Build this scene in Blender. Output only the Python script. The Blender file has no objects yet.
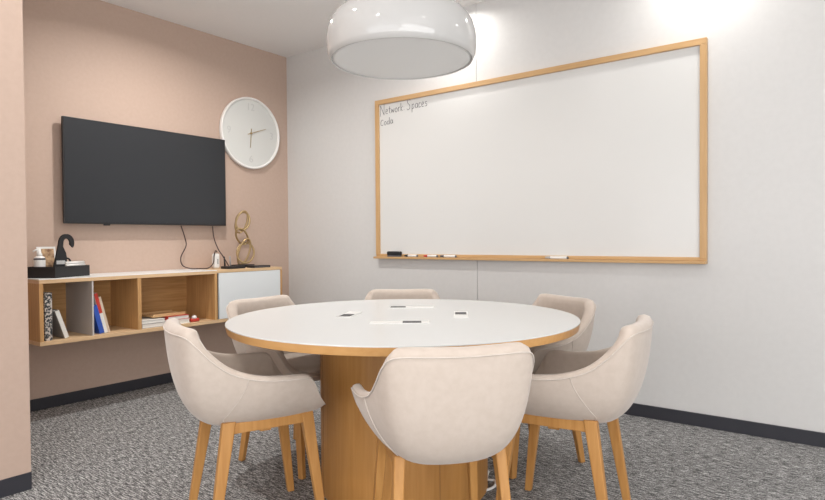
import bpy, bmesh, math, random
from math import sin, cos, pi, radians
from mathutils import Vector, Matrix

scene = bpy.context.scene
COL = scene.collection
random.seed(7)

# ------------------------------------------------------------------ camera
YAW, PITCH, ROLL, FPX = -0.6502, -0.0174, -0.0075, 598.06
fwd = Vector((sin(YAW)*cos(PITCH), cos(YAW)*cos(PITCH), sin(PITCH)))
rgt0 = Vector((cos(YAW), -sin(YAW), 0))
up0 = rgt0.cross(fwd)
rgt = cos(ROLL)*rgt0 + sin(ROLL)*up0
up = -sin(ROLL)*rgt0 + cos(ROLL)*up0
cam_data = bpy.data.cameras.new('camera')
cam_data.sensor_fit = 'HORIZONTAL'
cam_data.sensor_width = 36.0
cam_data.lens = FPX/825*36.0
cam_data.clip_start = 0.05
cam = bpy.data.objects.new('camera', cam_data)
M = Matrix.Identity(4)
for i in range(3):
    M[i][0] = rgt[i]; M[i][1] = up[i]; M[i][2] = -fwd[i]
M.translation = Vector((4.2354, -3.6862, 1.0765))
cam.matrix_world = M
COL.objects.link(cam)
scene.camera = cam

# ------------------------------------------------------------------ world, lights, exposure
scene.view_settings.view_transform = 'Standard'
scene.view_settings.look = 'None'
scene.view_settings.gamma = 1.0
scene.view_settings.use_curve_mapping = False
scene.view_settings.exposure = 0.12
world = bpy.data.worlds.new('world'); scene.world = world
world.use_nodes = True
world.node_tree.nodes['Background'].inputs[0].default_value = (0.95, 0.97, 1.0, 1)
world.node_tree.nodes['Background'].inputs[1].default_value = 0.6

SPOT_W = 7.5
WASH_W = 4.8        # the dimmed row along the whiteboard wall
REAR_FILL_W = 95.0  # power of the added fill behind the camera
SIDE_FILL_W = 175.0
SPOTS = [(1.895, -0.225), (3.5, -0.21), (5.0, -0.21), (2.01, -2.65), (1.00, -1.45), (2.90, -3.75), (5.0, -2.65), (5.0, -4.6)]  # the one over the alcove is unseen, added to brighten it
BOOST = {4: 3.2, 5: 1.6}

def area_light(name, loc, target, sx, sy, watts, color=(1, 1, 1), disk=False, spread=pi):
    ld = bpy.data.lights.new(name, 'AREA')
    ld.shape = 'DISK' if disk else 'RECTANGLE'
    ld.size = sx
    if not disk: ld.size_y = sy
    ld.energy = watts; ld.color = color; ld.spread = spread
    o = bpy.data.objects.new(name, ld)
    o.location = loc
    d = Vector(target) - Vector(loc)
    o.rotation_euler = d.to_track_quat('-Z', 'Y').to_euler()
    COL.objects.link(o)
    return o

# unseen fill lights added behind and beside the camera to brighten the room
area_light('rear_fill', (4.2, -7.6, 1.35), (4.2, 0, 4.6), 5.4, 2.4, REAR_FILL_W, (0.97, 0.98, 1.0))
area_light('side_fill', (7.1, -4.7, 1.35), (0, -4.0, 4.4), 5.2, 2.4, SIDE_FILL_W, (0.98, 0.985, 1.0))  # added side fill, lifts the television wall and clock
for k_, (sx_, sy_) in enumerate(SPOTS):
    area_light('downlight_lamp', (sx_, sy_, 2.742), (sx_, sy_, 0), 0.075, 0, WASH_W if sy_ > -1 else SPOT_W*BOOST.get(k_, 1.0), (1.0, 0.975, 0.945), True, radians(160))

# ------------------------------------------------------------------ materials
def new_mat(name, color, rough=0.5, metal=0.0, spec=0.5):
    m = bpy.data.materials.new(name); m.use_nodes = True
    b = m.node_tree.nodes['Principled BSDF']
    b.inputs['Base Color'].default_value = (*color, 1)
    b.inputs['Roughness'].default_value = rough
    b.inputs['Metallic'].default_value = metal
    b.inputs['Specular IOR Level'].default_value = spec
    return m

def noisy(name, c1, c2, scale=(8, 8, 8), nscale=5.0, detail=4, rough=0.5, bump=0.0, spec=0.5, lo=0.35, hi=0.65,
          coord='Object', bscale=None, sheen=0.0, coat=0.0):
    m = new_mat(name, c1, rough, 0, spec)
    nt = m.node_tree; b = nt.nodes['Principled BSDF']
    tc = nt.nodes.new('ShaderNodeTexCoord'); mp = nt.nodes.new('ShaderNodeMapping')
    mp.inputs['Scale'].default_value = scale
    nz = nt.nodes.new('ShaderNodeTexNoise'); nz.inputs['Scale'].default_value = nscale
    nz.inputs['Detail'].default_value = detail
    rp = nt.nodes.new('ShaderNodeValToRGB')
    rp.color_ramp.elements[0].position = lo; rp.color_ramp.elements[0].color = (*c1, 1)
    rp.color_ramp.elements[1].position = hi; rp.color_ramp.elements[1].color = (*c2, 1)
    nt.links.new(tc.outputs[coord], mp.inputs[0]); nt.links.new(mp.outputs[0], nz.inputs['Vector'])
    nt.links.new(nz.outputs['Fac'], rp.inputs[0]); nt.links.new(rp.outputs[0], b.inputs['Base Color'])
    if bump:
        bp = nt.nodes.new('ShaderNodeBump'); bp.inputs['Strength'].default_value = bump
        bp.inputs['Distance'].default_value = 0.004
        nt.links.new(nz.outputs['Fac'], bp.inputs['Height']); nt.links.new(bp.outputs[0], b.inputs['Normal'])
    if sheen:
        b.inputs['Sheen Weight'].default_value = sheen; b.inputs['Sheen Roughness'].default_value = 0.4
    if coat:
        b.inputs['Coat Weight'].default_value = coat; b.inputs['Coat Roughness'].default_value = 0.15
    return m

def wood(name, c1, c2, axis='z', rough=0.42):
    s = {'x': (1.2, 22, 22), 'y': (22, 1.2, 22), 'z': (22, 22, 1.2)}[axis]
    return noisy(name, c1, c2, s, 3.0, 6, rough, 0.04, 0.4, 0.3, 0.72)

M_PINK = noisy('pink_paint', (0.500, 0.372, 0.300), (0.515, 0.384, 0.312), (1, 1, 1), 40, 3, 0.6, 0.02, 0.3)
M_GREY = noisy('pale_grey_wall_panel', (0.635, 0.625, 0.61), (0.65, 0.64, 0.625), (1, 1, 1), 30, 3, 0.42, 0.0, 0.4)
M_CEIL = noisy('ceiling_paint', (0.88, 0.87, 0.86), (0.89, 0.88, 0.87), (1, 1, 1), 40, 3, 0.7, 0.0, 0.2)
M_BASE = new_mat('charcoal_baseboard', (0.028, 0.028, 0.036), 0.5)
M_SEAM = new_mat('dark_joint', (0.25, 0.245, 0.24), 0.7)
M_OAK_X = wood('oak_x', (0.55, 0.33, 0.155), (0.66, 0.43, 0.22), 'x')
M_OAK_Y = wood('oak_y', (0.55, 0.33, 0.155), (0.66, 0.43, 0.22), 'y')
M_OAK_Z = wood('oak_z', (0.55, 0.33, 0.155), (0.66, 0.43, 0.22), 'z')
M_OAKSHADE = wood('oak_shaded', (0.45, 0.235, 0.085), (0.60, 0.345, 0.14), 'y')  # back panel oak, darkened for the shade inside the compartments
M_OAKEDGE = wood('oak_edge', (0.62, 0.42, 0.24), (0.70, 0.49, 0.29), 'y')
M_LEG = wood('honey_oak_leg', (0.42, 0.195, 0.052), (0.51, 0.26, 0.080), 'z')
M_DRUM = wood('honey_oak_veneer', (0.41, 0.19, 0.050), (0.48, 0.24, 0.072), 'z', 0.4)
M_TEDGE = wood('table_edge_wood', (0.58, 0.31, 0.11), (0.64, 0.36, 0.14), 'x')
M_FRAME = wood('whiteboard_oak', (0.52, 0.315, 0.14), (0.60, 0.38, 0.185), 'x')
M_FRAMEZ = wood('whiteboard_oak_upright', (0.52, 0.315, 0.14), (0.60, 0.38, 0.185), 'z')
M_WHITE = new_mat('white_laminate', (0.80, 0.80, 0.785), 0.30)
M_TOPW = new_mat('white_table_laminate', (0.68, 0.69, 0.685), 0.26)
M_DOOR = new_mat('white_door', (0.72, 0.75, 0.76), 0.35)
M_GREYP = new_mat('grey_metal_divider', (0.52, 0.49, 0.47), 0.45)
M_FABRIC = noisy('beige_velvet', (0.525, 0.445, 0.380), (0.555, 0.475, 0.410), (1, 1, 1), 40, 8, 0.75, 0.12, 0.25, sheen=0.35)
M_PIPING = noisy('cream_piping', (0.58, 0.51, 0.45), (0.62, 0.55, 0.49), (1, 1, 1), 60, 3, 0.7, sheen=0.3)
M_BLACK = new_mat('black_plastic', (0.012, 0.012, 0.014), 0.4)
M_MATTE = new_mat('matte_black', (0.010, 0.010, 0.012), 0.6)
M_SCREEN = new_mat('tv_screen', (0.020, 0.022, 0.026), 0.30, 0, 0.45)
M_BOARD = new_mat('whiteboard_enamel', (0.70, 0.695, 0.675), 0.22, 0, 0.5)
M_LAMP = new_mat('gloss_white_lacquer', (0.52, 0.51, 0.495), 0.07, 0, 0.55)
M_DIFF = new_mat('lamp_diffuser', (0.76, 0.765, 0.76), 0.35)
M_CLOCK = new_mat('clock_face', (0.66, 0.66, 0.63), 0.5)
M_CFRAME = new_mat('clock_rim', (0.80, 0.78, 0.75), 0.3)
M_CMARK = new_mat('clock_numeral', (0.57, 0.57, 0.55), 0.5)
M_BRASS = new_mat('brass', (0.42, 0.30, 0.15), 0.4, 0.6)
M_INK = new_mat('marker_ink', (0.06, 0.06, 0.07), 0.6)
M_CABLE = new_mat('cable_dark', (0.045, 0.022, 0.02), 0.5)
M_WPLAST = new_mat('white_plastic', (0.78, 0.77, 0.75), 0.35)
M_PAPER = noisy('paper', (0.70, 0.68, 0.63), (0.78, 0.76, 0.72), (1, 1, 60), 10, 2, 0.7)
M_RED = new_mat('red_cover', (0.50, 0.045, 0.03), 0.45)
M_BLUE = new_mat('blue_cover', (0.03, 0.09, 0.42), 0.45)
M_BEIGE = new_mat('beige_cover', (0.62, 0.50, 0.38), 0.5)
M_GREYC = new_mat('grey_cover', (0.33, 0.31, 0.30), 0.5)
M_DKGREY = new_mat('dark_grey_cover', (0.10, 0.10, 0.11), 0.5)
M_PATT = noisy('patterned_cover', (0.025, 0.03, 0.035), (0.60, 0.55, 0.50), (60, 60, 60), 1.2, 3, 0.5, lo=0.46, hi=0.56)
M_PHOTO = noisy('picture_print', (0.20, 0.10, 0.05), (0.62, 0.42, 0.24), (20, 20, 20), 1.6, 3, 0.4)
M_LENS = bpy.data.materials.new('downlight_lens'); M_LENS.use_nodes = True
_b = M_LENS.node_tree.nodes['Principled BSDF']
_b.inputs['Base Color'].default_value = (0.8, 0.8, 0.8, 1)
_b.inputs['Emission Color'].default_value = (1, 0.95, 0.9, 1); _b.inputs['Emission Strength'].default_value = 6

def carpet_mat():
    m = new_mat('carpet', (0.2, 0.2, 0.2), 0.95, 0, 0.1)
    nt = m.node_tree; b = nt.nodes['Principled BSDF']; L = nt.links.new
    tc = nt.nodes.new('ShaderNodeTexCoord')
    def noise(scale, s, det, rot=0):
        mp = nt.nodes.new('ShaderNodeMapping'); mp.inputs['Scale'].default_value = scale
        mp.inputs['Rotation'].default_value = (0, 0, rot)
        n = nt.nodes.new('ShaderNodeTexNoise'); n.inputs['Scale'].default_value = s; n.inputs['Detail'].default_value = det
        n.inputs['Roughness'].default_value = 0.7
        L(tc.outputs['Object'], mp.inputs[0]); L(mp.outputs[0], n.inputs['Vector']); return n
    n1 = noise((1.0, 7.0, 1), 22, 5)
    n2 = noise((1, 1, 1), 150, 3)
    mx = nt.nodes.new('ShaderNodeMath'); mx.operation = 'MULTIPLY_ADD'
    L(n1.outputs['Fac'], mx.inputs[0]); mx.inputs[1].default_value = 0.6
    m2 = nt.nodes.new('ShaderNodeMath'); m2.operation = 'MULTIPLY'; m2.inputs[1].default_value = 0.4
    L(n2.outputs['Fac'], m2.inputs[0]); L(m2.outputs[0], mx.inputs[2])
    rp = nt.nodes.new('ShaderNodeValToRGB')
    e = rp.color_ramp.elements
    e[0].position = 0.41; e[0].color = (0.035, 0.035, 0.036, 1)
    e[1].position = 0.60; e[1].color = (0.66, 0.65, 0.635, 1)
    k = rp.color_ramp.elements.new(0.5); k.color = (0.185, 0.182, 0.180, 1)
    L(mx.outputs[0], rp.inputs[0]); L(rp.outputs[0], b.inputs['Base Color'])
    bp = nt.nodes.new('ShaderNodeBump'); bp.inputs['Strength'].default_value = 0.5; bp.inputs['Distance'].default_value = 0.006
    L(mx.outputs[0], bp.inputs['Height']); L(bp.outputs[0], b.inputs['Normal'])
    return m
M_CARPET = carpet_mat()

# ------------------------------------------------------------------ mesh helpers
def link(name, bm, mat, parent=None, smooth=False, loc=None, mods=None):
    me = bpy.data.meshes.new(name)
    bmesh.ops.recalc_face_normals(bm, faces=bm.faces)
    bm.to_mesh(me); bm.free()
    me.materials.append(mat)
    if smooth:
        for p in me.polygons: p.use_smooth = True
    o = bpy.data.objects.new(name, me)
    if parent is not None: o.parent = parent
    if loc is not None: o.location = loc
    COL.objects.link(o)
    for k in (mods or []):
        if k[0] == 'bevel':
            md = o.modifiers.new('bevel', 'BEVEL'); md.width = k[1]; md.segments = k[2]; md.limit_method = 'ANGLE'
        elif k[0] == 'subsurf':
            md = o.modifiers.new('subsurf', 'SUBSURF'); md.levels = k[1]; md.render_levels = k[1]
        elif k[0] == 'solidify':
            md = o.modifiers.new('solidify', 'SOLIDIFY'); md.thickness = k[1]; md.offset = k[2]; md.use_even_offset = True
    return o

def box_bm(x0, x1, y0, y1, z0, z1, bm=None):
    bm = bm or bmesh.new()
    vs = [bm.verts.new((x, y, z)) for x in (x0, x1) for y in (y0, y1) for z in (z0, z1)]
    for f in ((0, 1, 3, 2), (4, 6, 7, 5), (0, 4, 5, 1), (2, 3, 7, 6), (0, 2, 6, 4), (1, 5, 7, 3)):
        bm.faces.new([vs[i] for i in f])
    return bm

def box(name, dims, mat, parent=None, bev=0.0, loc=None):
    return link(name, box_bm(*dims), mat, parent, False, loc, [('bevel', bev, 2)] if bev else None)

def lathe_bm(profile, n=96, bm=None, closed=False):
    bm = bm or bmesh.new(); rings = []
    for r, z in profile:
        if r < 1e-6: rings.append([bm.verts.new((0, 0, z))])
        else: rings.append([bm.verts.new((r*cos(2*pi*i/n), r*sin(2*pi*i/n), z)) for i in range(n)])
    pairs = list(zip(rings, rings[1:]))
    if closed: pairs.append((rings[-1], rings[0]))
    for a, b in pairs:
        for i in range(n):
            j = (i+1) % n
            if len(a) == 1 and len(b) == 1: continue
            if len(a) == 1: bm.faces.new((a[0], b[i], b[j]))
            elif len(b) == 1: bm.faces.new((a[i], a[j], b[0]))
            else: bm.faces.new((a[i], a[j], b[j], b[i]))
    return bm

def crom(pts, n, closed=False):
    pts = [Vector(p) for p in pts]; out = []
    m = len(pts); segs = m if closed else m-1
    for s in range(segs):
        if closed: p0, p1, p2, p3 = pts[(s-1) % m], pts[s], pts[(s+1) % m], pts[(s+2) % m]
        else: p0, p1, p2, p3 = pts[max(s-1, 0)], pts[s], pts[s+1], pts[min(s+2, m-1)]
        for k in range(n):
            t = k/n
            out.append(0.5*((2*p1)+(p2-p0)*t+(2*p0-5*p1+4*p2-p3)*t*t+(3*p1-p0-3*p2+p3)*t**3))
    if not closed: out.append(pts[-1])
    return out

def tube_bm(path, r, n=8, closed=False, bm=None):
    bm = bm or bmesh.new(); path = [Vector(p) for p in path]; m = len(path); rings = []
    nrm = None
    for i in range(m):
        a = path[(i-1) % m] if (closed or i > 0) else path[i]
        b = path[(i+1) % m] if (closed or i < m-1) else path[i]
        t = (b-a).normalized()
        if nrm is None:
            nrm = t.orthogonal().normalized()
        nrm = (nrm - t*nrm.dot(t)).normalized()
        bi = t.cross(nrm)
        rr = r[i] if isinstance(r, (list, tuple)) else r
        rings.append([bm.verts.new(path[i] + rr*(cos(2*pi*k/n)*nrm + sin(2*pi*k/n)*bi)) for k in range(n)])
    prs = list(zip(rings, rings[1:]))
    if closed:
        # match the frame of the last ring to the first
        last, first = rings[-1], rings[0]
        best = min(range(n), key=lambda s: sum((last[k].co-first[(k+s) % n].co).length for k in range(n)))
        for k in range(n):
            bm.faces.new((last[k], last[(k+1) % n], first[(k+1+best) % n], first[(k+best) % n]))
    for a, b in prs:
        for k in range(n):
            bm.faces.new((a[k], a[(k+1) % n], b[(k+1) % n], b[k]))
    if not closed:
        bm.faces.new(rings[0][::-1]); bm.faces.new(rings[-1])
    return bm

def prism_bm(outline, a0, a1, axis='x', bm=None):
    """outline = 2-D points, extruded along the axis"""
    bm = bm or bmesh.new()
    def P(u, v, a):
        return {'x': (a, u, v), 'y': (u, a, v), 'z': (u, v, a)}[axis]
    A = [bm.verts.new(P(u, v, a0)) for u, v in outline]; B = [bm.verts.new(P(u, v, a1)) for u, v in outline]
    bm.faces.new(A); bm.faces.new(B[::-1])
    for i in range(len(A)):
        j = (i+1) % len(A); bm.faces.new((A[i], B[i], B[j], A[j]))
    return bm

def taper_leg_bm(top, foot, w0, d0, w1, d1, bm=None):
    bm = bm or bmesh.new(); vs = []
    for (c, w, d) in ((top, w0, d0), (foot, w1, d1)):
        vs.append([bm.verts.new((c[0]+sx*w/2, c[1]+sy*d/2, c[2])) for sx, sy in ((-1, -1), (1, -1), (1, 1), (-1, 1))])
    bm.faces.new(vs[0]); bm.faces.new(vs[1][::-1])
    for i in range(4):
        j = (i+1) % 4; bm.faces.new((vs[0][i], vs[1][i], vs[1][j], vs[0][j]))
    return bm

def text_mesh(name, body, size, depth, mat, parent, matrix):
    cu = bpy.data.curves.new(name, 'FONT'); cu.body = body; cu.size = size; cu.extrude = depth
    cu.align_x = 'CENTER'; cu.align_y = 'CENTER'
    tmp = bpy.data.objects.new(name + '_tmp', cu); COL.objects.link(tmp)
    dg = bpy.context.evaluated_depsgraph_get()
    me = bpy.data.meshes.new_from_object(tmp.evaluated_get(dg))
    bpy.data.objects.remove(tmp)
    me.name = name; me.transform(matrix)
    me.materials.clear(); me.materials.append(mat)
    o = bpy.data.objects.new(name, me); o.parent = parent; COL.objects.link(o)
    return o

def struct(o): o['kind'] = 'structure'; return o
def tag(o, label, cat, group=None):
    o['label'] = label; o['category'] = cat
    if group: o['group'] = group
    return o
def thing(name, label, cat, loc=(0, 0, 0), rz=0.0, group=None, rot=None):
    o = bpy.data.objects.new(name, None); COL.objects.link(o)
    o.empty_display_size = 0.1
    o.location = loc; o.rotation_euler = rot or (0, 0, rz)
    return tag(o, label, cat, group)
def copy_tree(o, parent=None):
    c = o.copy(); COL.objects.link(c)
    if parent is not None: c.parent = parent
    for ch in list(o.children): copy_tree(ch, c)
    return c

# ------------------------------------------------------------------ the room
H = 2.75
XR, YB = 7.5, -8.0
BX, BY = 1.33, -2.632          # corner of the pink wall block at the left of the photo
struct(box('floor', (-0.15, XR+0.15, YB-0.15, 0.15, -0.1, 0), M_CARPET))
struct(box('ceiling', (-0.15, XR+0.15, YB-0.15, 0.15, H, H+0.1), M_CEIL))
struct(box('wall_left', (-0.15, 0, BY, 0.15, 0, H), M_PINK))
wb = box_bm(0, 2.012, 0, 0.15, 0, H); box_bm(2.016, XR+0.15, 0, 0.15, 0, H, wb)
struct(link('wall_back', wb, M_GREY))
struct(box('trim_1', (2.010, 2.018, 0.004, 0.012, 0, H), M_SEAM))
struct(box('wall_near_left', (-0.15, BX, YB, BY, 0, H), M_PINK))
struct(box('wall_right', (XR, XR+0.15, YB, 0, 0, H), M_GREY))
fw = box_bm(BX, 1.4, YB-0.15, YB, 0, H); box_bm(7.2, XR+0.15, YB-0.15, YB, 0, H, fw); box_bm(1.4, 7.2, YB-0.15, YB, 2.7, H, fw)
struct(link('wall_front', fw, M_GREY))
struct(box('baseboard_left', (0, 0.012, BY, 0, 0, 0.075), M_BASE, bev=0.002))
struct(box('baseboard_back', (0.012, XR-0.012, -0.012, 0, 0, 0.075), M_BASE, bev=0.002))
nb = box_bm(BX, BX+0.004, YB, BY, 0, 0.075)
struct(link('baseboard_near_left', nb, M_BASE))
struct(box('baseboard_right', (XR-0.012, XR, YB, 0, 0, 0.075), M_BASE))

# ------------------------------------------------------------------ round table
TC = (2.609, -1.617)
TR, TZ = 0.7517, 0.74
table = thing('round_table', 'large round meeting table with white top, wood edge and wooden drum base', 'table', (TC[0], TC[1], 0))
link('tabletop', lathe_bm([(0, TZ-0.004), (TR-0.0003, TZ-0.004), (TR-0.0003, TZ-0.0006), (TR-0.001, TZ), (0, TZ)], 128), M_TOPW, table)
link('edge_band', lathe_bm([(TR-0.05, TZ-0.034), (TR-0.008, TZ-0.034), (TR-0.006, TZ-0.0325), (TR, TZ-0.0042), (TR-0.05, TZ-0.0042)], 128, closed=True), M_TEDGE, table)['label'] = 'honey wood edge band'
link('core', lathe_bm([(0, TZ-0.034), (TR-0.05, TZ-0.034), (TR-0.05, TZ-0.0062), (0, TZ-0.0062)], 96), M_WHITE, table)
link('drum_base', lathe_bm([(0, 0.0), (0.362, 0.0), (0.365, 0.004), (0.365, TZ-0.036), (0.362, TZ-0.034), (0, TZ-0.034)], 96), M_DRUM, table)['label'] = 'vertical grained wooden drum base'
M_JOINT = new_mat('veneer_joint', (0.22, 0.10, 0.03), 0.6)
for k in range(4):
    a = radians(-52 + 22 + 90*k)
    link('veneer_joint', tube_bm([(0.3652*cos(a), 0.3652*sin(a), 0.01), (0.3652*cos(a), 0.3652*sin(a), TZ-0.04)], 0.0012, 5), M_JOINT, table)

# sockets let into the table top:  centre, direction of its length
yawd = math.atan2(rgt.y, rgt.x)
def socket(cx, cy, ang, ln, off, label):
    t = thing('table_socket', label, 'power socket', (cx, cy, TZ), ang, 'flush power sockets in the table top')
    box('cover_plate', (-ln/2, ln/2, -0.032, 0.032, 0.0, 0.0022), M_WPLAST, t, 0.0008)
    box('socket_insert', (off-0.038, off+0.038, -0.025, 0.025, 0.0018, 0.0032), M_BLACK, t, 0.0008)
    for s in (-1, 1):
        box('outlet', (off+s*0.018-0.011, off+s*0.018+0.011, -0.010, 0.010, 0.003, 0.0042), M_DKGREY, t, 0.0005)
    return t
socket(2.725, -1.79, yawd, 0.24, 0.05, 'black and white flush socket plate on the table side nearest the camera')
socket(2.435, -1.325, yawd, 0.22, -0.07, 'black and white flush socket plate farthest back across the white table top')
socket(2.375, -1.712, yawd+radians(78), 0.19, -0.045, 'black and white flush socket plate on the left part of the table top')
socket(2.792, -1.435, yawd+radians(86), 0.22, 0.03, 'black and white flush socket plate on the right part of the table top')

# ------------------------------------------------------------------ chairs
HALF = [(0, -.312, .780), (.10, -.307, .782), (.168, -.296, .783), (.206, -.278, .774), (.224, -.250, .742), (.233, -.21, .695),
        (.243, -.145, .640), (.256, -.06, .609), (.266, .02, .599), (.270, .09, .597), (.267, .130, .590), (.258, .152, .558),
        (.239, .176, .507), (.204, .208, .466), (.13, .223, .455), (0, .227, .452)]
RIM_CTRL = HALF + [(-x, y, z) for x, y, z in HALF[-2:0:-1]]
RIM = crom(RIM_CTRL, 3, closed=True)
NU = len(RIM)
def base_pt(R):
    a = math.atan2(R.y+0.0, R.x)
    c, s = cos(a), sin(a)
    e = 0.72
    return Vector((0.115*math.copysign(abs(c)**e, c), (0.185 if s > 0 else 0.165)*math.copysign(abs(s)**e, s), 0.412))
def shell_pt(i, t):
    R = RIM[i]; B = base_pt(R)
    bk = max(0.0, -R.y/0.318)
    C = B.lerp(R, 0.83 + 0.09*bk); C.z = 0.437 - 0.012*bk
    if R.z < 0.55: C.z = min(0.437, R.z-0.012)
    return R*(1-t)**2 + C*2*t*(1-t) + B*t*t
RINGS = [0.0, 0.06, 0.14, 0.24, 0.34, 0.44, 0.54, 0.64, 0.74, 0.84, 0.92, 1.0]

def build_chair():
    t = thing('meeting_chair', 'chair', 'chair', (0, 0, 0), 0, 'beige armchairs around the round table')
    bm = bmesh.new()
    rings = [[bm.verts.new(shell_pt(i, tt)) for i in range(NU)] for tt in RINGS]
    for s in (0.66, 0.33):
        rings.append([bm.verts.new((base_pt(RIM[i]).x*s, 0.02+(base_pt(RIM[i]).y-0.02)*s, 0.408)) for i in range(NU)])
    for a, b in zip(rings, rings[1:]):
        for i in range(NU):
            j = (i+1) % NU; bm.faces.new((a[i], a[j], b[j], b[i]))
    rings_n = list(rings)
    bm.verts.index_update()
    c = bm.verts.new((0, 0.02, 0.407))
    for i in range(NU): bm.faces.new((rings[-1][i], rings[-1][(i+1) % NU], c))
    sh = link('seat_shell', bm, M_FABRIC, t, True, None, [('solidify', 0.056, -1), ('subsurf', 1)])
    vg = sh.vertex_groups.new(name='thickness')
    for ri in range(len(rings_n)):
        for i in range(NU):
            R = RIM[i]
            hz = max(0.0, min(1.0, (R.z-0.60)/0.17))
            vg.add([ri*NU+i], (0.60 if (R.z > 0.56 and ri < 4) else 0.50) + 0.40*hz*max(0.0, 1-ri/11), 'REPLACE')
    vg.add([len(rings_n)*NU], 0.50, 'REPLACE')
    md = sh.modifiers['solidify']; md.vertex_group = 'thickness'
    # piped seam just under the rim, all the way round
    tube_path = []
    for i in range(NU):
        p = shell_pt(i, 0.035); q = shell_pt(i, 0.0)
        o = Vector((p.x, p.y, 0)).normalized()*0.0012
        tube_path.append(p+o)
    link('piping', tube_bm(tube_path, 0.0022, 6, True), M_PIPING, sh, True)
    # side seams between back panel and arm panels
    for idx in (20, NU-20):
        sg = -1 if idx < NU/2 else 1
        pth = [shell_pt(int(idx), 0.035+0.93*k/20).lerp(shell_pt(int(idx)+4*sg, 0.035+0.93*k/20), min(1, (k/13)**1.4)) for k in range(21)]
        pth = [p + Vector((p.x, p.y, -0.05)).normalized()*0.0008 for p in pth]
        link('side_seam', tube_bm(pth, 0.0016, 6), M_PIPING, sh, True)
    # cushion
    N = 48; cb = bmesh.new(); rs = []
    def se(a, rx, ryf, ryb, z, e=0.62):
        c_, s_ = cos(a), sin(a)
        return (rx*math.copysign(abs(c_)**e, c_), (ryf if s_ > 0 else ryb)*math.copysign(abs(s_)**e, s_), z)
    for (rx, rf, rb, z) in ((.10, .17, .12, .440), (.155, .215, .165, .448), (.180, .220, .19, .462), (.184, .223, .20, .474), (.174, .214, .19, .484), (.12, .16, .12, .489), (.05, .07, .05, .490)):
        rs.append([cb.verts.new(se(2*pi*k/N, rx, rf, rb, z)) for k in range(N)])
    for a, b in zip(rs, rs[1:]):
        for k in range(N): cb.faces.new((a[k], a[(k+1) % N], b[(k+1) % N], b[k]))
    cb.faces.new(rs[0][::-1]); cb.faces.new(rs[-1])
    link('seat_cushion', cb, M_FABRIC, t, True)
    # wooden base
    for sx in (-1, 1):
        for sy in (-1, 1):
            link('leg', taper_leg_bm((sx*0.155, (0.150 if sy > 0 else -0.135), 0.442), (sx*0.185, sy*0.205, 0), 0.034, 0.046, 0.024, 0.028), M_LEG, t, False, None, [('bevel', 0.004, 2)])
        rb = prism_bm([(-0.130, 0.436), (0.145, 0.436), (0.135, 0.398), (-0.120, 0.398)], sx*0.155-0.014, sx*0.155+0.014, 'x')
        link('side_rail', rb, M_LEG, t, False, None, [('bevel', 0.003, 2)])
    link('cross_rail', box_bm(-0.145, 0.145, -0.02, 0.02, 0.385, 0.406), M_LEG, t)
    return t

chair0 = build_chair()
def place(o, ang, r, turn, label, dx=0):
    a = radians(ang)
    o.location = (TC[0]+r*cos(a), TC[1]+r*sin(a), 0)
    o.rotation_euler = (0, 0, a + pi/2 + radians(turn))
    o['label'] = label
CH = [
    (-43, 0.715, 2, 'beige upholstered armchair with its back to the camera in front of the table'),
    (-112, 0.665, 0, 'beige upholstered armchair with wooden legs at the left front of the table'),
    (-174, 0.62, -3, 'beige upholstered armchair behind the table by the white cabinet door'),
    (128.5, 0.655, 0, 'beige upholstered armchair behind the table, only its back top showing under the whiteboard'),
    (64.5, 0.655, 0, 'beige upholstered armchair at the right rear of the table beside the pale grey wall'),
    (8, 0.71, 0, 'beige upholstered armchair with wooden legs at the right front of the table'),
]
for k, (a, r, tn, lb) in enumerate(CH):
    place(chair0 if k == 0 else copy_tree(chair0), a, r, tn, lb)

# ------------------------------------------------------------------ pendant lamp
LX, LY, LZ = 2.710, -1.744, 1.808
lamp = thing('pendant_lamp', 'large glossy white dome pendant lamp hanging over the round table', 'lamp', (LX, LY, LZ))
prof = [(0.2845, 0.006), (0.287, 0.001), (0.291, 0.002), (0.300, 0.022), (0.3045, 0.05), (0.305, 0.08), (0.302, 0.11), (0.294, 0.14), (0.279, 0.167), (0.256, 0.190), (0.222, 0.206), (0.17, 0.215), (0.10, 0.219), (0.02, 0.220), (0.0, 0.220)]
inner = [(max(r-0.006, 0), z-0.006) for r, z in prof[3:]][::-1]
link('shade', lathe_bm([(0.0, 0.214)] + inner[1:] + prof, 128), M_LAMP, lamp, True)
link('diffuser', lathe_bm([(0, 0.002), (0.27, 0.004), (0.2835, 0.005), (0.2835, 0.014), (0, 0.012)], 96), M_DIFF, lamp, True)['label'] = 'frosted grey-white diffuser disc'
link('suspension_cable', tube_bm([(0, 0, 0.218), (0, 0, H-LZ-0.02)], 0.003, 8), M_WPLAST, lamp)
link('canopy', lathe_bm([(0, H-LZ-0.03), (0.05, H-LZ-0.028), (0.055, H-LZ), (0, H-LZ)], 32), M_WPLAST, lamp)

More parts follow.
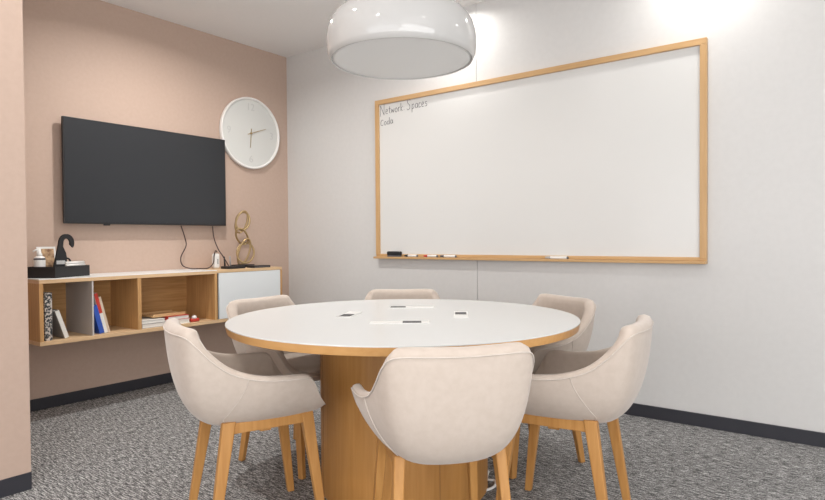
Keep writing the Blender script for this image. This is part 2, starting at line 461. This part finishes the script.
# ------------------------------------------------------------------ downlights
dl0 = None
DL = ['', 'round downlight above the right end of the whiteboard', 'round downlight in the ceiling right of the whiteboard',
      'round downlight nearest the edge of the pink wall block', 'added unseen downlight brightening the alcove with the wall cabinets',
      'round downlight in the ceiling just left of the camera', 'round downlight near the right wall, middle row',
      'round downlight farthest back behind the camera']
for k, (x, y) in enumerate(SPOTS):
    if k == 0:
        dl0 = thing('downlight', 'recessed round ceiling downlight with black trim', 'downlight', (x, y, H), 0, 'recessed ceiling downlights')
        link('trim_ring', lathe_bm([(0.040, -0.001), (0.042, -0.007), (0.064, -0.008), (0.072, -0.004), (0.072, 0.0), (0.040, 0.0)], 40, closed=True), M_MATTE, dl0, True)
        link('lens', lathe_bm([(0, -0.0015), (0.040, -0.0015), (0.040, -0.0005), (0, -0.0005)], 32), M_LENS, dl0)
        d = dl0
    else:
        d = copy_tree(dl0); d.location = (x, y, H)
    d['label'] = DL[k]
    if k == 0: d['label'] = 'black-trimmed round downlight in the ceiling just right of the pendant lamp'

# ------------------------------------------------------------------ whiteboard
WX1, WX2, WZ1, WZ2 = 1.088, 3.5207, 0.9275, 2.1894
board = thing('whiteboard', 'wide wall-mounted whiteboard with light oak frame and pen ledge', 'whiteboard', ((WX1+WX2)/2, 0, WZ1))
W = (WX2-WX1)/2; Hh = WZ2-WZ1; FW = 0.036
box('writing_surface', (-W+0.02, W-0.02, -0.018, -0.002, 0.02, Hh-0.02), M_BOARD, board)
box('top_rail', (-W, W, -0.034, -0.001, Hh-FW, Hh), M_FRAME, board, 0.002)
box('left_rail', (-W, -W+FW, -0.034, -0.001, 0.03, Hh-FW), M_FRAMEZ, board, 0.002)
box('right_rail', (W-FW, W, -0.034, -0.001, 0.03, Hh-FW), M_FRAMEZ, board, 0.002)
box('bottom_rail', (-W, W, -0.030, -0.001, 0.0165, 0.0375), M_FRAME, board, 0.002)
box('pen_ledge', (-W-0.005, W, -0.062, -0.001, 0.0, 0.016), M_FRAME, board, 0.002)
LEDGE = WZ1+0.016

# handwriting: strokes in letter space, x advance per letter
GL = {
 'N': (0.85, [[(0, -.15), (.05, 1.0)], [(.05, 1.0), (.6, -.05)], [(.6, -.05), (.62, 1.1)]]),
 'e': (0.48, [[(.02, .25), (.3, .3), (.28, .46), (.12, .48), (.03, .25), (.1, .03), (.34, .06)]]),
 't': (0.40, [[(.15, .75), (.14, .15), (.28, .02)], [(0, .5), (.3, .52)]]),
 'w': (0.58, [[(0, .45), (.1, .03), (.22, .35), (.34, .03), (.46, .47)]]),
 'o': (0.50, [[(.2, .48), (.04, .3), (.08, .06), (.26, .02), (.38, .25), (.2, .48)]]),
 'r': (0.36, [[(.03, .48), (.06, .02)], [(.05, .3), (.14, .45), (.28, .44)]]),
 'k': (0.42, [[(.05, .85), (.06, .02)], [(.32, .5), (.07, .25), (.32, .02)]]),
 ':': (0.30, [[(.1, .42), (.12, .38)], [(.1, .1), (.12, .06)]]),
 'S': (0.72, [[(.5, .95), (.3, 1.08), (.08, .9), (.15, .65), (.42, .42), (.4, .1), (.15, -.02), (-.02, .12)]]),
 'p': (0.50, [[(.05, .48), (.03, -.35)], [(.05, .4), (.25, .48), (.35, .25), (.2, .03), (.05, .1)]]),
 'a': (0.50, [[(.34, .42), (.14, .48), (.03, .2), (.14, .02), (.33, .2), (.35, .45)], [(.35, .45), (.38, .02)]]),
 'c': (0.42, [[(.3, .42), (.12, .48), (.03, .22), (.12, .02), (.32, .08)]]),
 's': (0.40, [[(.28, .45), (.1, .47), (.08, .3), (.28, .2), (.24, .03), (.04, .04)]]),
 'C': (0.55, [[(.42, .62), (.2, .72), (.03, .4), (.1, .05), (.42, .06)]]),
 'd': (0.50, [[(.32, .4), (.12, .44), (.03, .2), (.14, .02), (.32, .2)], [(.36, .85), (.36, .02)]]),
 ' ': (0.25, []),
}
def write(text, x, z, h, adv=1.0, slope=0.0):
    bm = bmesh.new(); cx = 0
    for ch in text:
        w, strokes = GL[ch]
        for s in strokes:
            p = crom([(x+(cx+u)*h*adv, 0, z+v*h+slope*(cx+u)*h) for u, v in s], 4) if len(s) > 2 else [Vector((x+(cx+u)*h*adv, 0, z+v*h+slope*(cx+u)*h)) for u, v in s]
            tube_bm([(q.x, -0.0183, q.z) for q in p], 0.0019, 5, bm=bm)
        cx += w
    return bm
link('handwriting', write('Network: Spaces', -W+0.045, Hh-0.118, 0.074, 0.88, 0.02), M_INK, board)['label'] = 'dark handwriting reading Network: Spaces'
link('handwriting', write('Coda', -W+0.048, Hh-0.205, 0.064, 1.0, 0.05), M_INK, board)['label'] = 'dark handwriting on the second line'

# eraser and markers on the ledge
er = thing('board_eraser', 'black whiteboard eraser on the left end of the oak pen ledge', 'eraser', (1.29, -0.0478, LEDGE+0.0002))
box('felt_pad', (-0.062, 0.062, -0.014, 0.014, 0, 0.012), M_DKGREY, er, 0.002)
box('grip', (-0.066, 0.066, -0.0165, 0.0165, 0.012, 0.042), M_MATTE, er, 0.008)
def marker(x, cap, label, ln=0.12):
    t = thing('board_marker', label, 'marker', (x, -0.0435, LEDGE+0.0092), 0, 'whiteboard markers on the pen ledge')
    def seg(nm, a, b, r0, r1, m):
        link(nm, tube_bm([(a, 0, 0), (a+0.002, 0, 0), (b-0.002, 0, 0), (b, 0, 0)], [r0*0.8, r0, r1, r1*0.8], 14), m, t, True)
    seg('barrel', -ln/2+0.028, ln/2-0.008, 0.0088, 0.0088, M_WPLAST)
    seg('cap', -ln/2-0.008, -ln/2+0.026, 0.006, 0.009, cap)
    seg('end_plug', ln/2-0.010, ln/2, 0.0089, 0.0075, M_DKGREY)
marker(1.455, M_MATTE, 'white marker with black cap just right of the black eraser')
marker(1.640, M_RED, 'white marker with red cap on the pen ledge')
marker(1.797, M_DKGREY, 'white marker with dark grey cap, third along the pen ledge from the eraser', 0.135)
marker(2.640, new_mat('pale_grey_cap', (0.4, 0.4, 0.4), 0.4), 'white marker lying alone toward the middle of the oak pen ledge', 0.15)

# ------------------------------------------------------------------ television
TY1, TY2, TZ1, TZ2 = -1.954, -0.7185, 1.1995, 1.8991
tv = thing('television', 'large black flat screen television mounted on the pink wall', 'television', (0, (TY1+TY2)/2, TZ1))
w2 = (TY2-TY1)/2; th = TZ2-TZ1
box('housing', (0.045, 0.070, -w2, w2, 0, th), M_BLACK, tv, 0.003)
box('screen', (0.069, 0.0712, -w2+0.010, w2-0.010, 0.014, th-0.010), M_SCREEN, tv)
box('rear_shell', (0.02, 0.046, -w2+0.12, w2-0.12, 0.06, th-0.12), M_MATTE, tv, 0.008)
box('wall_bracket', (0.001, 0.021, -0.25, 0.25, 0.15, 0.5), M_MATTE, tv)
box('sensor', (0.05, 0.068, -0.36, -0.32, -0.010, 0.001), M_MATTE, tv, 0.002)

# ------------------------------------------------------------------ clock
clk = thing('wall_clock', 'round white wall clock with brass hands on the pink wall beside the television', 'clock', (0, -0.424, 1.998))
RYM = Matrix.Rotation(radians(90), 4, 'Y')
def ybm(bm): bm.transform(RYM); return bm      # lathe axis z -> x
CR = 0.305
link('rim', ybm(lathe_bm([(CR-0.020, 0.002), (CR-0.003, 0.002), (CR, 0.008), (CR, 0.034), (CR-0.004, 0.040), (CR-0.012, 0.040), (CR-0.020, 0.030)], 96, closed=True)), M_CFRAME, clk, True)
link('face', ybm(lathe_bm([(0, 0.002), (CR-0.019, 0.002), (CR-0.019, 0.022), (0, 0.022)], 96)), M_CLOCK, clk)
for s, a in (('12', 0), ('3', 90), ('6', 180), ('9', 270)):
    yy, zz = 0.222*sin(radians(a)), 0.222*cos(radians(a))
    # text plane: x->+y, y->+z, normal->+x
    mt = Matrix(((0, 0, 1, 0.0228), (1, 0, 0, yy), (0, 1, 0, zz), (0, 0, 0, 1)))
    text_mesh('numeral', s, 0.085, 0.0008, M_CMARK, clk, mt)
def hand(ang, ln, tail, w, x):
    a = radians(ang); d = Vector((0, sin(a), cos(a))); n = Vector((0, cos(a), -sin(a)))
    bm = bmesh.new(); vs = []
    for xx in (x, x+0.002):
        vs.append([bm.verts.new(Vector((xx, 0, 0)) + d*l + n*o) for l, o in ((-tail, -w), (-tail, w), (ln, w*0.7), (ln, -w*0.7))])
    bm.faces.new(vs[0]); bm.faces.new(vs[1][::-1])
    for i in range(4): bm.faces.new((vs[0][i], vs[0][(i+1) % 4], vs[1][(i+1) % 4], vs[1][i]))
    return bm
link('hour_hand', hand(184, 0.125, 0.04, 0.0032, 0.026), M_BRASS, clk)
link('minute_hand', hand(70, 0.165, 0.04, 0.003, 0.029), M_BRASS, clk)
link('hub', ybm(lathe_bm([(0, 0.022), (0.008, 0.022), (0.008, 0.033), (0, 0.033)], 20)), M_BRASS, clk)

# ------------------------------------------------------------------ wall cabinets
CT, CB, CD = 0.860, 0.466, 0.38
Y0, YA, YM, Y2 = -2.2283, -1.9225, -1.0233, -0.4025
PT = 0.024
shelf = thing('shelf_cabinet', 'long open oak wall shelf unit with white top and three compartments', 'cabinet', (0, (Y0+YM)/2, CB))
cy = (Y0+YM)/2; hh = CT-CB
def L(y): return y-cy
box('white_top', (0.001, CD, L(Y0), L(YM), hh-0.005, hh), M_WHITE, shelf, 0.001)
box('top_panel', (0.001, CD, L(Y0), L(YM), hh-0.005-0.022, hh-0.005), M_OAKEDGE, shelf, 0.001)
box('bottom_panel', (0.001, CD, L(Y0), L(YM), 0, PT), M_OAKEDGE, shelf, 0.001)
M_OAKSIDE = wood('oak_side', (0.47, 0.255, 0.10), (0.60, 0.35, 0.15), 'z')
for yy in (Y0, YM-0.022):
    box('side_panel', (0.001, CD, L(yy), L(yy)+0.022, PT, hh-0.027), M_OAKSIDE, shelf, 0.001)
box('divider', (0.008, CD-0.002, L(-1.634), L(-1.634)+0.026, PT, hh-0.027), M_OAKSIDE, shelf, 0.001)
box('divider', (0.008, CD-0.004, L(YA)-0.005, L(YA)+0.005, PT, hh-0.027), M_GREYP, shelf)['label'] = 'thin grey divider'
box('back_panel', (0.001, 0.008, L(Y0)+0.022, L(YM)-0.022, PT, hh-0.027), M_OAKSHADE, shelf)

dc = thing('door_cabinet', 'oak wall cabinet with a plain white door near the room corner', 'cabinet', (0, (YM+Y2)/2, CB))
cy2 = (YM+Y2)/2
def L2(y): return y-cy2
A = YM+0.001
box('top_panel', (0.001, CD, L2(A), L2(Y2), hh-0.022, hh), M_OAKEDGE, dc, 0.001)
box('bottom_panel', (0.001, CD, L2(A), L2(Y2), 0, PT), M_OAKEDGE, dc, 0.001)
box('side_panel', (0.001, CD, L2(Y2)-0.018, L2(Y2), PT, hh-0.022), M_OAKSIDE, dc, 0.001)
box('side_panel', (0.001, CD-0.015, L2(A), L2(A)+0.018, PT, hh-0.022), M_MATTE, dc)
box('back_panel', (0.001, 0.008, L2(A)+0.018, L2(Y2)-0.018, PT, hh-0.022), M_OAKSHADE, dc)
box('door', (CD-0.020, CD-0.001, L2(A)+0.016, L2(Y2)-0.020, PT+0.002, hh-0.024), M_DOOR, dc, 0.001)['label'] = 'flat white door'

SH = CB+PT     # shelf level inside
# ---- books
def leaning_book(y_foot, t, h, d, lean, x_front, cover, label, spine_mat=None, spine_rng=None, name='book', group='books in the open shelf'):
    """foot line at y_foot, leaning by `lean` degrees toward -y"""
    o = thing(name, label, 'book', (x_front, y_foot, SH+0.0005), 0, group, rot=(radians(lean), 0, 0))
    cv = box_bm(-d, 0, 0, 0.003, 0, h); box_bm(-d, 0, t-0.003, t, 0, h, cv); box_bm(-0.003, 0, 0.003, t-0.003, 0, h, cv)
    link('cover', cv, cover, o)
    box('pages', (-d+0.004, -0.003, 0.003, t-0.003, 0.004, h-0.004), M_PAPER, o)
    if spine_mat:
        a, b = spine_rng
        box('spine_label', (0, 0.0008, 0.0, t, h*a, h*b), spine_mat, o)
    return o
leaning_book(-2.190, 0.040, 0.285, 0.21, 0, 0.355, M_PATT, 'upright black and white patterned book at the left end of the shelf')
leaning_book(-2.078, 0.024, 0.178, 0.16, 18, 0.350, M_GREYC, 'grey book leaning beside the patterned book', M_PAPER, (0, 1))
leaning_book(-1.868, 0.030, 0.185, 0.16, 14, 0.345, M_BLUE, 'blue book leaning against the thin grey divider')
leaning_book(-1.8365, 0.022, 0.265, 0.19, 14, 0.340, M_PAPER, 'white book with a red top leaning beside the blue book', M_RED, (0.5, 1.0))
leaning_book(-1.8120, 0.016, 0.240, 0.18, 14, 0.335, M_BEIGE, 'thin beige book leaning rightmost in the middle compartment')
# ---- flat stack
def flat_book(x0, x1, y0, y1, z, t, cover, label, name='magazine'):
    o = thing(name, label, 'book', ((x0+x1)/2, (y0+y1)/2, z), 0, 'flat books in the right compartment')
    dx, dy = (x1-x0)/2, (y1-y0)/2
    cv = box_bm(-dx, dx, -dy, dy, 0, 0.003); box_bm(-dx, dx, -dy, dy, t-0.003, t, cv); box_bm(-dx, dx, -dy, -dy+0.003, 0.003, t-0.003, cv)
    link('cover', cv, cover, o); box('pages', (-dx+0.004, dx-0.003, -dy+0.003, dy-0.003, 0.003, t-0.003), M_PAPER, o)
    return o
flat_book(0.14, 0.36, -1.598, -1.42, SH+0.0003, 0.030, M_GREYC, 'thick grey magazine lying at the bottom of the flat stack')
flat_book(0.13, 0.35, -1.600, -1.425, SH+0.0306, 0.022, M_PAPER, 'white magazine lying on the grey magazine')
flat_book(0.12, 0.35, -1.415, -1.235, SH+0.0003, 0.032, M_PAPER, 'white book lying flat beside the magazine stack')
flat_book(0.12, 0.35, -1.405, -1.24, SH+0.0326, 0.028, M_RED, 'red and white book lying on the white book', 'book')
wt = thing('wooden_tray', 'light wooden slab lying on top of the red book', 'tray', (0.235, -1.385, SH+0.0608))
box('board', (-0.09, 0.09, -0.115, 0.13, 0.0, 0.012), M_OAK_Y, wt, 0.003)
for s in (-0.09, 0.08): box('lip', (s, s+0.010, -0.115, 0.13, 0.012, 0.020), M_OAK_Y, wt, 0.002)
def knick(x, y, z, label):
    o = thing('ornament', label, 'ornament', (x, y, z), 0, 'small red and white ornaments on the flat books')
    box('body', (-0.022, 0.022, -0.035, 0.035, 0.0, 0.024), M_RED, o, 0.009)
    bm = lathe_bm([(0, 0), (0.017, 0), (0.019, 0.008), (0.014, 0.020), (0, 0.025)], 20); bm.transform(Matrix.Translation((0, 0, 0.022)))
    link('dome', bm, M_WPLAST, o, True)
knick(0.325, -1.185, SH+0.0003, 'small red and white ornament at the right end of the flat books')

# ---- tray with its contents
TX, TYc, TA = 0.190, -2.042, radians(28)
def TP(lx, ly, z): return (TX+lx*cos(TA)-ly*sin(TA), TYc+lx*sin(TA)+ly*cos(TA), z)
tray = thing('desk_tray', 'black rectangular desk tray on the left end of the white shelf top', 'tray', (TX, TYc, CT+0.0003), TA)
tw, tl, tht = 0.100, 0.150, 0.068
box('tray_floor', (-tw, tw, -tl, tl, 0, 0.005), M_MATTE, tray)
M_TRAYS = M_BLACK
for (a, b, c, d_) in ((-tw, tw, -tl, -tl+0.005), (-tw, tw, tl-0.005, tl), (-tw, -tw+0.005, -tl+0.005, tl-0.005), (tw-0.005, tw, -tl+0.005, tl-0.005)):
    box('tray_wall', (a, b, c, d_, 0.005, tht), M_TRAYS, tray)
TF = CT+0.0056
bt = thing('pump_bottle', 'white pump bottle standing in the black tray at its left end', 'bottle', TP(-0.040, -0.108, TF))
link('bottle_body', lathe_bm([(0, 0), (0.028, 0), (0.031, 0.004), (0.031, 0.108), (0.027, 0.120), (0.014, 0.128), (0, 0.128)], 32), M_WPLAST, bt, True)
link('shoulder_band', lathe_bm([(0.0315, 0.104), (0.0315, 0.110), (0.029, 0.116), (0.026, 0.104)], 32, closed=True), M_DKGREY, bt, True)
link('pump', lathe_bm([(0, 0.126), (0.015, 0.126), (0.015, 0.140), (0.010, 0.146), (0.008, 0.172), (0, 0.174)], 24), M_WPLAST, bt, True)
link('nozzle', tube_bm([(0, 0, 0.163), (0, -0.02, 0.165), (0, -0.036, 0.155)], 0.005, 10), M_WPLAST, bt, True)
cd = thing('picture_card', 'white-bordered brown picture card standing in the black tray behind the hook', 'card', TP(-0.050, -0.026, TF), 0, rot=(0, radians(-8), radians(8)))
box('card', (-0.001, 0.001, -0.058, 0.058, 0, 0.185), M_WPLAST, cd)
box('print', (0.001, 0.0014, -0.046, 0.046, 0.03, 0.172), M_PHOTO, cd)
# hook shaped black holder
hk = thing('hook_holder', 'tall black holder with curled hook top standing in the tray', 'holder', TP(0.050, -0.042, TF), radians(12))
def hook_outline():
    cx_, cz_ = 0.048, 0.180
    out = [(-0.050, 0.0), (-0.046, 0.05), (-0.026, 0.12), (-0.014, 0.17)]
    for k in range(13):
        a = radians(165 - k*16.5); out.append((cx_-0.012+0.047*cos(a), cz_+0.048*sin(a)))
    out.append((cx_+0.014, cz_-0.014))
    for k in range(9):
        a = radians(-20 + k*22.5); out.append((cx_-0.012+0.022*cos(a), cz_+0.000+0.024*sin(a)))
    out += [(cx_-0.036, 0.160), (0.030, 0.125), (0.034, 0.10), (0.036, 0.0)]
    return out
link('hook_plate', prism_bm([(u*1.05, v*1.15) for u, v in hook_outline()], -0.007, 0.007, 'x'), M_MATTE, hk)
box('label_band', (0.007, 0.0078, -0.032, 0.022, 0.075, 0.098), new_mat('grey_label', (0.45, 0.45, 0.45), 0.5), hk)
sp = thing('spray_bottle', 'small white bottle with black handle beside the hook holder in the tray', 'bottle', TP(0.0, 0.055, TF))
link('bottle_body', lathe_bm([(0, 0), (0.015, 0), (0.016, 0.003), (0.016, 0.085), (0.008, 0.098), (0.008, 0.128), (0, 0.130)], 24), M_WPLAST, sp, True)
link('handle', tube_bm(crom([(0.0, -0.012, 0.10), (0.0, 0.012, 0.108), (0.0, 0.030, 0.095), (0.0, 0.034, 0.06)], 5), 0.0055, 10), M_MATTE, sp, True)
ROLLS = [(0.082, 0.045, 27, 'rolled white paper resting along the front edge inside the black tray', 0.0750, M_WPLAST),
         (0.050, 0.062, 27, 'rolled cream paper lying in the middle of the black tray', 0.0750, M_PAPER),
         (0.066, 0.058, 27, 'rolled white paper lying on top of the two other rolls', 0.0905, M_WPLAST)]
for lx, ly, rz, lb, dz, m in ROLLS:
    rp_ = thing('paper_roll', lb, 'paper', TP(lx, ly, CT+dz-0.004), radians(rz), 'paper rolls in the tray')
    lnr = 0.078
    link('roll', tube_bm([(0, -lnr, 0), (0, lnr, 0)], 0.0088, 14), m, rp_, True)
    link('end_ring', tube_bm([(0, -lnr-0.001, 0), (0, -lnr+0.006, 0)], 0.0092, 14), M_PAPER, rp_, True)

# ---- things on the door cabinet
rt = thing('network_box', 'flat black network box with a thin upright antenna beside the white adapter', 'router', (0.275, -0.800, CT+0.0003))
box('case', (-0.05, 0.05, -0.085, 0.075, 0, 0.020), M_BLACK, rt, 0.004)
for yy in (-0.052, 0.0):
    link('antenna', tube_bm([(-0.04, yy, 0.018), (-0.04, yy-0.006, 0.095)], [0.0065, 0.005], 8), M_MATTE if yy < -0.01 else M_GREYC, rt, True)
rm = thing('set_top_box', 'flat black box lying rightmost on the oak cabinet top', 'electronics box', (0.315, -0.590, CT+0.0003))
box('case', (-0.045, 0.045, -0.085, 0.085, 0, 0.018), M_BLACK, rm, 0.004)
box('foot_strip', (0.045, 0.0458, -0.07, 0.07, 0.004, 0.010), M_DKGREY, rm)
sc = thing('knot_sculpture', 'gold looped wire knot sculpture on a black base beside the television', 'sculpture', (0.15, -0.635, CT+0.0003))
box('base', (-0.045, 0.045, -0.075, 0.10, 0, 0.022), M_MATTE, sc, 0.003)
def loop(cy_, cz_, ry, rz_, tilt, ph, bul, r=0.0080):
    pts = []
    for k in range(28):
        a = 2*pi*k/28
        u, v = ry*cos(a), rz_*sin(a)
        y = u*cos(tilt)-v*sin(tilt); z = u*sin(tilt)+v*cos(tilt)
        pts.append((bul*sin(a+ph), cy_+y, cz_+z))
    link('ring', tube_bm(pts, r, 9, True), M_BRASS, sc, True)
loop(0.008, 0.372, 0.048, 0.090, radians(-12), 0.3, 0.02)
loop(0.020, 0.378, 0.046, 0.078, radians(-22), 1.8, 0.03)
loop(0.010, 0.252, 0.036, 0.080, radians(42), 0.9, 0.03)
loop(0.030, 0.128, 0.048, 0.108, radians(-14), 0.2, 0.02)
loop(0.044, 0.118, 0.062, 0.088, radians(-28), 2.0, 0.035)
ad = thing('power_adapter', 'white power adapter standing on the cabinet below the television', 'adapter', (0.13, -0.862, CT+0.0003))
box('body', (-0.020, 0.020, -0.027, 0.027, 0, 0.118), M_WPLAST, ad, 0.014)
box('slot', (0.0195, 0.0208, 0.002, 0.008, 0.035, 0.075), M_DKGREY, ad)
# cables hanging from the television
def cable(name, pts, label, r=0.0042):
    o = link(name, tube_bm(crom(pts, 8), r, 8), M_CABLE, None, True)
    return tag(o, label, 'cable', 'cables hanging below the television')
Ct = CT+0.006
cable('television_cable', [(0.05, -1.110, 1.197), (0.05, -1.078, 1.102), (0.05, -1.070, 1.04), (0.05, -1.114, 0.956), (0.07, -1.115, 0.895), (0.12, -1.083, Ct+0.003), (0.15, -1.017, Ct), (0.155, -0.945, Ct+0.002), (0.16, -0.905, 0.905), (0.16, -0.898, 0.960), (0.14, -0.870, 1.000), (0.13, -0.850, 0.990)],
      'brown cable looping from the television down to the white adapter')
cable('television_cable', [(0.05, -0.833, 1.197), (0.055, -0.824, 1.101), (0.12, -0.833, 1.015), (0.14, -0.804, 0.957), (0.15, -0.775, 0.905), (0.17, -0.765, Ct+0.004), (0.205, -0.775, Ct+0.004), (0.222, -0.78, Ct+0.003)],
      'dark cable hanging straight from the television to the black network box')

# white cable on the floor beside the drum base
fc = link('floor_cable', tube_bm([(x, y, 0.0062) for x, y, z in crom([(2.905, -1.53, 0), (2.945, -1.49, 0), (2.955, -1.43, 0), (2.93, -1.38, 0), (2.89, -1.38, 0), (2.85, -1.30, 0)], 8)], 0.006, 8), M_WPLAST, None, True)
tag(fc, 'white cable curving over the carpet beside the wooden drum base', 'cable')
